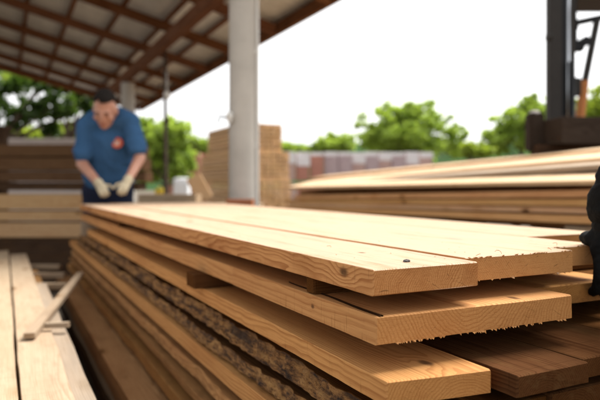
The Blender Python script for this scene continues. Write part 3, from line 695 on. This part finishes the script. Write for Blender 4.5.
px_tree(30, [(512, 132, 22, 22), (530, 118, 20, 22), (498, 140, 18, 16), (545, 128, 22, 24), (533, 102, 9, 10), (513, 112, 6, 8)], 15000, .22, LF1, 'bright green tree left of the forklift mast', seed=3)
px_tree(31, [(592, 122, 22, 28), (610, 110, 20, 25)], 5500, .28, LF3, 'yellow green tree at the right edge behind the forklift', seed=4)
px_tree(40, [(486, 150, 16, 7), (300, 150, 14, 6), (282, 148, 14, 6), (460, 150, 14, 6)], 2600, .3, LF1, 'faint far line of bushes below the skyline', seed=22)
px_tree(28, [(470, 150, 10, 8), (482, 152, 10, 6)], 1500, .22, LF3, 'small shrub between the two big green trees', seed=12)
px_tree(19, [(166, 140, 22, 24), (182, 132, 12, 16), (155, 160, 20, 24), (178, 165, 17, 24), (148, 130, 12, 18)], 10000, .20, LF1, 'green tree between the worker and the thick column', seed=5)
px_tree(34, [(203, 146, 12, 8), (194, 142, 8, 7)], 1500, .26, LF1, 'distant small tree left of the lumber bundles', seed=6)
px_tree(24, [(30, 136, 30, 8), (66, 133, 26, 11), (92, 138, 18, 16), (0, 138, 24, 8)], 6000, .26, LF3, 'yellow green shrubbery behind the worker at left', seed=7)
# nearer, darker tree whose branches hang under the roof at upper left
px_tree(13.5, [(6, 84, 20, 10), (50, 84, 26, 10), (78, 92, 20, 9), (42, 112, 22, 14), (62, 106, 26, 12), (16, 118, 14, 12), (-30, 95, 40, 35), (84, 106, 14, 10), (50, 128, 10, 8)], 3600, .20, LF2, 'dark leafy tree with sky gaps hanging under the roof at upper left', seed=8, spread=1.25, trunk_off=(-2.6, 0), trunk_r=.14)
px_tree(16, [(84, 100, 16, 14), (20, 78, 30, 8), (98, 112, 12, 16)], 1300, .19, LF1, 'lighter green branches beyond the dark tree at upper left', seed=9, spread=1.2)

# ------------------------------------------------------------------ people
def remeshed(name, bm, vox, mat, parent=None, smooth=4):
    me = bpy.data.meshes.new(name + '_src'); bm.to_mesh(me); bm.free()
    o = bpy.data.objects.new('tmp', me); COL.objects.link(o)
    m = o.modifiers.new('r', 'REMESH'); m.mode = 'VOXEL'; m.voxel_size = vox
    m2 = o.modifiers.new('s', 'SMOOTH'); m2.iterations = smooth; m2.factor = .6
    dg = bpy.context.evaluated_depsgraph_get(); dg.update()
    me2 = bpy.data.meshes.new_from_object(o.evaluated_get(dg)); me2.name = name
    bpy.data.objects.remove(o)
    for p_ in me2.polygons: p_.use_smooth = True
    me2.materials.clear()
    return link(name, me2, mat, parent)
def limb(bm, a, b, ra, rb, n=14, flat_=1):
    a, b = Vector(a), Vector(b); k = 6
    tube(bm, [a.lerp(b, i / k) for i in range(k + 1)], [ra + (rb - ra) * i / k for i in range(k + 1)], n)
    ellipsoid(bm, a, (ra, ra, ra), seg=12); ellipsoid(bm, b, (rb, rb, rb), seg=12)
def wrinkle(o, amp, freq, stretch=(1, 1, 2.2)):
    me = o.data
    for v_ in me.vertices:
        q = Vector((v_.co.x * stretch[0], v_.co.y * stretch[1], v_.co.z * stretch[2])) * freq
        n1 = noise.noise(q + Vector((noise.noise(q * .5) * 2, 0, 0)))
        v_.co = v_.co + v_.normal * amp * (1 - 2.6 * abs(n1))
    me.update()
SKIN = G('skin'); _o = SKIN.n('TexCoord').outputs['Object']
SKIN.color(SKIN.mix(SKIN.noise(_o, 14, 3), c4((.42, .19, .12)), c4((.56, .29, .20)))); SKIN.b.inputs['Roughness'].default_value = .5
SKIN.b.inputs['Subsurface Weight'].default_value = .1; SKIN.b.inputs['Subsurface Radius'].default_value = (.02, .008, .004); SKIN = SKIN.m
def cloth(name, c):
    g = G(name); o = g.n('TexCoord').outputs['Object']; w = g.noise(o, 9, 4, .6)
    g.color(g.mix(w, c4([x * .8 for x in c]), c4([x * 1.15 for x in c]))); g.bump(g.math('ADD', w, g.math('MULTIPLY', g.noise(o, 500, 2), .06)), .025, .7); g.b.inputs['Roughness'].default_value = .9; g.b.inputs['Specular IOR Level'].default_value = .1; return g.m
BLUE = cloth('blue cotton', (.045, .115, .24)); NAVY = cloth('dark navy trousers', (.016, .02, .04)); BLK = cloth('black work cloth', (.006, .006, .006))
GLV = cloth('cream work gloves', (.50, .42, .29)); HAIR = flat('dark brown hair', (.010, .007, .005), .95, var=.4, scale=60, bump=.006, bscale=120)
RED = flat('red print', (.52, .10, .05), .8); PRINT = flat('pale print', (.6, .45, .38), .8)

def head(parent_bm, c, rot, s=1.0):
    """adds head, nose, ears and brow in head space (x right, y forward(-), z up)"""
    def T(p): return Vector(c) + rot @ (Vector(p) * s)
    ellipsoid(parent_bm, T((0, .012, .02)), (.072 * s, .095 * s, .105 * s), rot, 24)
    ellipsoid(parent_bm, T((0, -.018, -.055)), (.054 * s, .070 * s, .074 * s), rot, 20)
    ellipsoid(parent_bm, T((0, -.062, -.100)), (.028 * s, .022 * s, .020 * s), rot, 12)
    ellipsoid(parent_bm, T((0, -.078, .012)), (.055 * s, .018 * s, .014 * s), rot, 12)
    ellipsoid(parent_bm, T((0, -.098, -.022)), (.013 * s, .020 * s, .034 * s), rot, 12)
    ellipsoid(parent_bm, T((0, -.104, -.040)), (.020 * s, .014 * s, .012 * s), rot, 12)
    for k in (-1, 1):
        ellipsoid(parent_bm, T((.073 * k, .012, -.015)), (.010 * s, .022 * s, .034 * s), rot, 12)
        ellipsoid(parent_bm, T((.042 * k, -.060, -.035)), (.026 * s, .020 * s, .022 * s), rot, 12)
    ellipsoid(parent_bm, T((0, -.084, -.070)), (.026 * s, .010 * s, .007 * s), rot, 12)
    return T

def hand(bm, wrist, d, n, side, r=.0095, curl=.5, L=.085, k0=1.0):
    """palm, four bent fingers and a thumb. d: direction of the fingers, n: normal of the back of the hand, side: towards the thumb"""
    w = Vector(wrist); d = Vector(d).normalized(); n = Vector(n).normalized(); s = Vector(side).normalized()
    rot = Matrix((s, d, n)).transposed()
    ellipsoid(bm, w + d * .05 * k0, (.044 * k0, .056 * k0, .019 * k0), rot, 16); ellipsoid(bm, w + d * .01, (.032 * k0, .03 * k0, .024 * k0), rot, 12)
    for k, (off, ln) in enumerate(((.031, .92), (.010, 1.0), (-.011, .95), (-.031, .76))):
        a = w + d * .092 * k0 + s * off * k0; l = L * ln
        c1_ = (d * math.cos(curl * .6) - n * math.sin(curl * .6)); c2_ = (d * math.cos(curl * 1.6) - n * math.sin(curl * 1.6)); c3_ = (d * math.cos(curl * 2.4) - n * math.sin(curl * 2.4))
        b = a + c1_ * l * .45; c = b + c2_ * l * .32; e = c + c3_ * l * .23
        limb(bm, a - d * .02, b, r * 1.1, r, 8); limb(bm, b, c, r, r * .92, 8); limb(bm, c, e, r * .92, r * .75, 8)
    a = w + d * .022 * k0 + s * .034 * k0 - n * .006; b = a + (d * .55 + s * .75 - n * .25).normalized() * .042; c = b + (d * .9 + s * .25 - n * .3).normalized() * .034
    limb(bm, a, b, r * 1.35, r * 1.2, 8); limb(bm, b, c, r * 1.15, r * .9, 8)

# ---- the worker in the blue T-shirt, leaning over the far end of the boards
def Q(px, py, Y): return P(px, py, Y)
worker = empty('person', (P(108, 0, 4.62).x, 4.62, 0)); props(worker, 'man in a blue T-shirt and cream gloves leaning over the far board ends', 'person')
wl = worker.location.copy()
def L_(p): return Vector(p) - wl
shL, shR = Q(86, 125, 4.50), Q(131, 122, 4.50)          # shoulders as the camera sees them
elL, elR = Q(82, 164, 4.46), Q(140, 158, 4.48)
wrL, wrR = Q(100, 185, 4.26), Q(127, 182, 4.24)
nk = Q(108.5, 112, 4.50); chest = Q(109, 140, 4.58); belly = Q(109, 170, 4.66); hip = Q(108, 196, 4.72)
headc = Q(105, 109, 4.36); hrot = Matrix.Rotation(R(6), 3, 'Z') @ Matrix.Rotation(R(3), 3, 'Y') @ Matrix.Rotation(R(32), 3, 'X')
bm = bmesh.new()
T = head(bm, L_(headc), hrot, 1.12)
limb(bm, L_(nk + Vector((0, .03, -.04))), L_(headc + Vector((0, .05, -.03))), .062, .056)
limb(bm, L_(shL), L_(elL), .050, .042); limb(bm, L_(shR), L_(elR), .050, .042)
limb(bm, L_(elL), L_(wrL), .044, .028); limb(bm, L_(elR), L_(wrR), .044, .028)
limb(bm, L_(shL), L_(shR), .06, .06); limb(bm, L_(chest), L_(belly), .10, .10); limb(bm, L_(nk + Vector((0, .03, 0))), L_(chest), .06, .10); limb(bm, L_(belly), L_(hip), .10, .11)
for k in (-1, 1):
    hp = L_(hip) + Vector((.09 * k, 0, -.03)); kn = Vector((.12 * k, .06, .50)); an = Vector((.14 * k, .10, .09))
    limb(bm, hp, kn, .085, .058); limb(bm, kn, an, .058, .04); limb(bm, an + Vector((0, 0, -.04)), an + Vector((0, -.16, -.055)), .04, .035)
body = remeshed('body', bm, .010, SKIN, worker)
# eyes, brows
EYE = flat('dark eyes', (.03, .02, .015), .3)
for k in (-1, 1):
    bm = bmesh.new(); ellipsoid(bm, T((.032 * k, -.086, -.008)), (.010, .006, .004), hrot, 10); build('eye', bm, EYE, worker, True)
    bm = bmesh.new(); ellipsoid(bm, T((.032 * k, -.096, .014)), (.018, .006, .003), hrot, 10); build('eyebrow', bm, HAIR, worker, True)
bm = bmesh.new(); ellipsoid(bm, T((0, -.0935, -.072)), (.024, .006, .005), hrot, 10); build('lips', bm, flat('lips', (.35, .10, .08), .5), worker, True)
# hair: cap over the skull, cut at forehead and nape
bm = bmesh.new(); bmesh.ops.create_uvsphere(bm, u_segments=28, v_segments=18, radius=1)
dele = []
for v_ in bm.verts:
    c = v_.co.copy()
    line = .12 + .16 * noise.noise(c * 9) + .42 * max(0, -c.y) - .75 * max(0, c.y)
    if c.z < line: dele.append(v_)
    nn = 1 + .05 * noise.noise(c * 6)
    v_.co = Vector((c.x * .079, c.y * .110 + .012, c.z * .117 + .020)) * nn
bmesh.ops.delete(bm, geom=dele, context='VERTS')
for v_ in bm.verts: v_.co = T(v_.co)
o = build('hair', bm, HAIR, worker, True); m = o.modifiers.new('t', 'SOLIDIFY'); m.thickness = .012
# T-shirt
bm = bmesh.new()
e = Vector
limb(bm, L_(shL), L_(nk + e((-.05, .02, -.03))), .068, .075); limb(bm, L_(shR), L_(nk + e((.05, .02, -.03))), .068, .075)
limb(bm, L_(shL), L_(shR), .068, .068)
limb(bm, L_(nk + e((0, .05, -.05))), L_(chest), .088, .15); limb(bm, L_(chest), L_(belly), .15, .145); limb(bm, L_(belly), L_(belly.lerp(hip, .2)), .145, .148)
for t_ in (-1, 1):
    limb(bm, L_(chest + e((.09 * t_, 0, .06))), L_(belly + e((.075 * t_, 0, 0))), .115, .118)
    limb(bm, L_(belly + e((.075 * t_, 0, 0))), L_(belly.lerp(hip, .25) + e((.08 * t_, 0, 0))), .118, .122)
s1 = shL.lerp(elL, .72); s2 = shR.lerp(elR, .72)
limb(bm, L_(shL + e((.01, 0, 0))), L_(s1), .068, .074); limb(bm, L_(shR + e((-.01, 0, 0))), L_(s2), .068, .074)
shirt = remeshed('t_shirt', bm, .012, BLUE, worker, 5); wrinkle(shirt, .010, 5.5, (1.6, 1, 1.3))
# round print on the chest
lg = L_(Q(115, 149, 4.40)); bm = bmesh.new()
r_ = bmesh.ops.create_cone(bm, cap_ends=True, segments=32, radius1=.042, radius2=.042, depth=.012)
bmesh.ops.transform(bm, matrix=Matrix.Rotation(R(78), 4, 'X'), verts=bm.verts)
o = build('shirt_print', bm, RED, worker); o.location = lg
bm = bmesh.new()
for (x, z, sx, sz) in ((-.002, -.012, .040, .012), (.002, .003, .030, .012), (-.014, .014, .010, .014), (.012, .014, .012, .010)): box(bm, (x, -.006, z), (sx, .004, sz), bev=.001)
o2 = build('print_motif', bm, PRINT, o); o2.location = (0, -.003, 0)
# project the print on to the shirt
import mathutils
bvh = mathutils.bvhtree.BVHTree.FromPolygons([v_.co for v_ in shirt.data.vertices], [p_.vertices for p_ in shirt.data.polygons])
hit = bvh.ray_cast(lg + Vector((0, -.6, .05)), Vector((0, 1, 0)))
if hit[0]: o.location = hit[0] + Vector((0, -.016, -.0)); 
# trousers
bm = bmesh.new()
limb(bm, L_(hip) + e((-.08, 0, .03)), L_(hip) + e((.08, 0, .03)), .132, .132)
for k in (-1, 1):
    hp = L_(hip) + Vector((.09 * k, 0, -.03)); kn = Vector((.12 * k, .06, .50)); an = Vector((.14 * k, .10, .10))
    limb(bm, hp, kn, .115, .085); limb(bm, kn, an, .085, .065)
remeshed('trousers', bm, .014, NAVY, worker)
for k in (-1, 1):
    an = Vector((.14 * k, .10, .05)); bm = bmesh.new(); limb(bm, an + e((0, .02, 0)), an + e((0, -.17, -.01)), .05, .042); remeshed('boot', bm, .012, BLK, worker)
# gloves
for (wr, el, sg) in ((wrL, elL, 1), (wrR, elR, -1)):
    bm = bmesh.new(); d = (Vector(wr) - el).normalized(); fd = (d + e((0, -.35, -.1))).normalized()
    back = e((-.25 * sg, -.45, .85)); back = (back - fd * back.dot(fd)).normalized(); sd_ = fd.cross(back) * (1 if fd.cross(back).x * sg > 0 else -1)
    limb(bm, L_(wr) - d * .03, L_(wr) + d * .01, .036, .030); hand(bm, L_(wr), fd, back, sd_, r=.0092, curl=.7, L=.062, k0=.84)
    remeshed('glove', bm, .005, GLV, worker, 2)

# ---- the second person, only whose black sleeve and glove reach into the picture
p2 = empty('person', (.93, 1.10, 0)); props(p2, 'person in black at the right edge, gloved hand gripping a board end', 'person')
w2 = p2.location.copy()
def M_(p): return Vector(p) - w2
wrist = Vector((.632, 1.185, H - (226 - 187) / F * 1.185)); elbow = Vector((.70, 1.15, H + .125)); sh = Vector((.80, 1.08, H + .36))
bm = bmesh.new()
ch2 = Vector((.98, 1.06, H + .22)); hp2 = Vector((.99, 1.05, H - .12)); sh2 = Vector((1.18, 1.10, H + .36)); hd2 = Vector((.96, 1.08, H + .62))
T2 = head(bm, M_(hd2), Matrix.Rotation(R(-70), 3, 'Z') @ Matrix.Rotation(R(25), 3, 'X'), 1.05)
limb(bm, M_(ch2) + e((0, 0, .12)), M_(hd2) + e((.02, 0, -.05)), .06, .055)
limb(bm, M_(sh), M_(elbow), .048, .042); limb(bm, M_(elbow), M_(wrist), .042, .03); limb(bm, M_(sh), M_(sh2), .06, .06); limb(bm, M_(ch2), M_(hp2), .12, .12)
el2 = Vector((1.30, 1.2, H + .1)); wr2 = Vector((1.22, 1.42, H - .04)); limb(bm, M_(sh2), M_(el2), .05, .042); limb(bm, M_(el2), M_(wr2), .042, .03)
hand(bm, M_(wr2), (-.3, .8, -.4), (.3, .2, .9), (-.8, 0, 0), curl=.4)
for k in (-1, 1):
    limb(bm, M_(hp2) + e((0, .09 * k, 0)), e((.03, .12 * k, .48)), .08, .058); limb(bm, e((.03, .12 * k, .48)), e((.05, .13 * k, .08)), .058, .04)
remeshed('body', bm, .011, SKIN, p2)
bm = bmesh.new()
limb(bm, M_(sh), M_(elbow), .075, .066); limb(bm, M_(elbow), M_(wrist) + e((.012, 0, .04)), .066, .056); limb(bm, M_(sh), M_(sh2), .085, .085)
limb(bm, M_(sh2), M_(el2), .07, .06); limb(bm, M_(el2), M_(wr2), .06, .042)
limb(bm, M_(ch2) + e((0, -.05, 0)), M_(hp2) + e((0, -.06, 0)), .14, .14); limb(bm, M_(ch2) + e((0, .07, 0)), M_(hp2) + e((0, .07, 0)), .14, .14)
for _ in range(7):   # folds of the sleeve
    t_ = random.random(); c = M_(elbow).lerp(M_(wrist), t_); ellipsoid(bm, c + e((random.uniform(-.02, .02), -.02, 0)), (.050 - .012 * t_, .046 - .01 * t_, .014), Matrix.Rotation(random.uniform(-.5, .5), 3, 'Y'), 12)
wrinkle(remeshed('jacket', bm, .010, BLK, p2, 3), .005, 13)
bm = bmesh.new()
for k in (-1, 1):
    limb(bm, M_(hp2) + e((0, .09 * k, 0)), e((.03, .12 * k, .48)), .12, .085); limb(bm, e((.03, .12 * k, .48)), e((.05, .13 * k, .10)), .085, .065)
remeshed('trousers', bm, .014, BLK, p2)
for k in (-1, 1):
    bm = bmesh.new(); limb(bm, e((.07, .13 * k, .05)), e((-.13, .13 * k, .04)), .05, .042); remeshed('boot', bm, .012, BLK, p2)
bm = bmesh.new(); ellipsoid(bm, T2((0, .02, .05)), (.088, .104, .085), Matrix.Rotation(R(-70), 3, 'Z'), 20); remeshed('knit_cap', bm, .012, BLK, p2)
# glove: fingers over the end face, thumb on top of the board
bm = bmesh.new()
limb(bm, M_(wrist) + e((.008, 0, .04)), M_(wrist), .040, .036)
w = M_(wrist); d = Vector((-.02, -.10, -1)).normalized()
ellipsoid(bm, w + d * .045, (.042, .030, .050), None, 16)
for k, (off, ln) in enumerate(((-.030, .95), (-.009, 1.0), (.012, .95), (.032, .78))):
    a = w + d * .07 + e((off, -.012, 0)); b = a + e((-.004, -.006, -.032 * ln)); c = b + e((0, .010, -.026 * ln)); f_ = c + e((0, .018, -.010 * ln))
    limb(bm, a, b, .0125, .012, 9); limb(bm, b, c, .012, .011, 9); limb(bm, c, f_, .011, .009, 9)
a = w + d * .028 + e((-.018, .0, 0)); b = a + e((-.010, .020, .0)); c = b + e((-.003, .020, .0))
b.z = c.z = (H - .121) - w2.z + .014
limb(bm, a, b, .019, .017, 9); limb(bm, b, c, .016, .014, 9)
_g = remeshed('glove', bm, .004, flat('black glove leather', (.005, .005, .005), .8, spec=.12, bump=.003, bscale=80), p2, 2); wrinkle(_g, .0018, 45, (1, 1, 1.6))

# ---- little things on the top boards: sawdust crumbs and a chip
bm = bmesh.new(); rng = random.Random(3)
for _ in range(70):
    u_ = rng.random() ** 1.6 * 1.4; v_ = rng.uniform(.01, .6)
    if .2 < v_ < .22 or .475 < v_ < .49 or (v_ > .21 and u_ < .07) or (v_ > .45 and u_ < .12): continue
    c = Vector((u_, -v_, .0012 if v_ < .21 else .0035)); s = rng.uniform(.0005, .0014)
    rot = Matrix.Rotation(rng.random() * 6, 3, 'Z') @ Matrix.Rotation(rng.uniform(-.4, .4), 3, 'Y')
    box(bm, c, (s * rng.uniform(1, 3), s, s * .4), rot)
o = build('sawdust', bm, PINE_B); o.location = S(0, 0, .123); o.rotation_euler = (0, 0, HU); props(o, 'sawdust crumbs scattered over the top boards', 'sawdust', kind='stuff')

bm = bmesh.new(); bmesh.ops.create_icosphere(bm, subdivisions=3, radius=1)
for v_ in bm.verts: v_.co = Vector((v_.co.x * .0062, v_.co.y * .0042, v_.co.z * .0028)) * (1 + .35 * noise.noise(v_.co * 2.2))
o = build('stone_chip', bm, flat('grey stone', (.09, .08, .075), .8, var=.5, scale=300)); o.location = (.175, .956, H - .123 + .0018); o.rotation_euler = (0, 0, .4)
props(o, 'small dark stone chip lying near the end of the top left board', 'stone')
rng = random.Random(12)
for i, (u_, v_, a_) in enumerate(((.04, .30, 1.2), (.042, .43, 2.2), (.105, .52, .3), (.04, .24, -1.0), (.30, .10, .7))):
    bm = bmesh.new(); c = S(u_, v_, .1195 if v_ > .21 else .1222); pts = []
    for k in range(9):
        t_ = k / 8; pts.append(c + Vector((math.cos(a_ + t_ * 1.6), math.sin(a_ + t_ * 1.6), 0)) * t_ * .011 + Vector((0, 0, .0006 + .006 * math.sin(t_ * 2.4) * (1 - i * .15))))
    tube(bm, pts, [.00035 + .0002 * math.sin(3 * k / 8) for k in range(9)], 5)
    o = build('wood_sliver', bm, PINE_B, smooth=True)
    props(o, ['curled wood sliver on the fuzzy end, left of its middle', 'curled wood sliver near the right corner of the fuzzy end', 'curled wood sliver on the board held by the glove', 'curled wood sliver at the left corner of the fuzzy end', 'curled wood sliver lying on the top left board'][i], 'sliver', 'loose wood slivers')
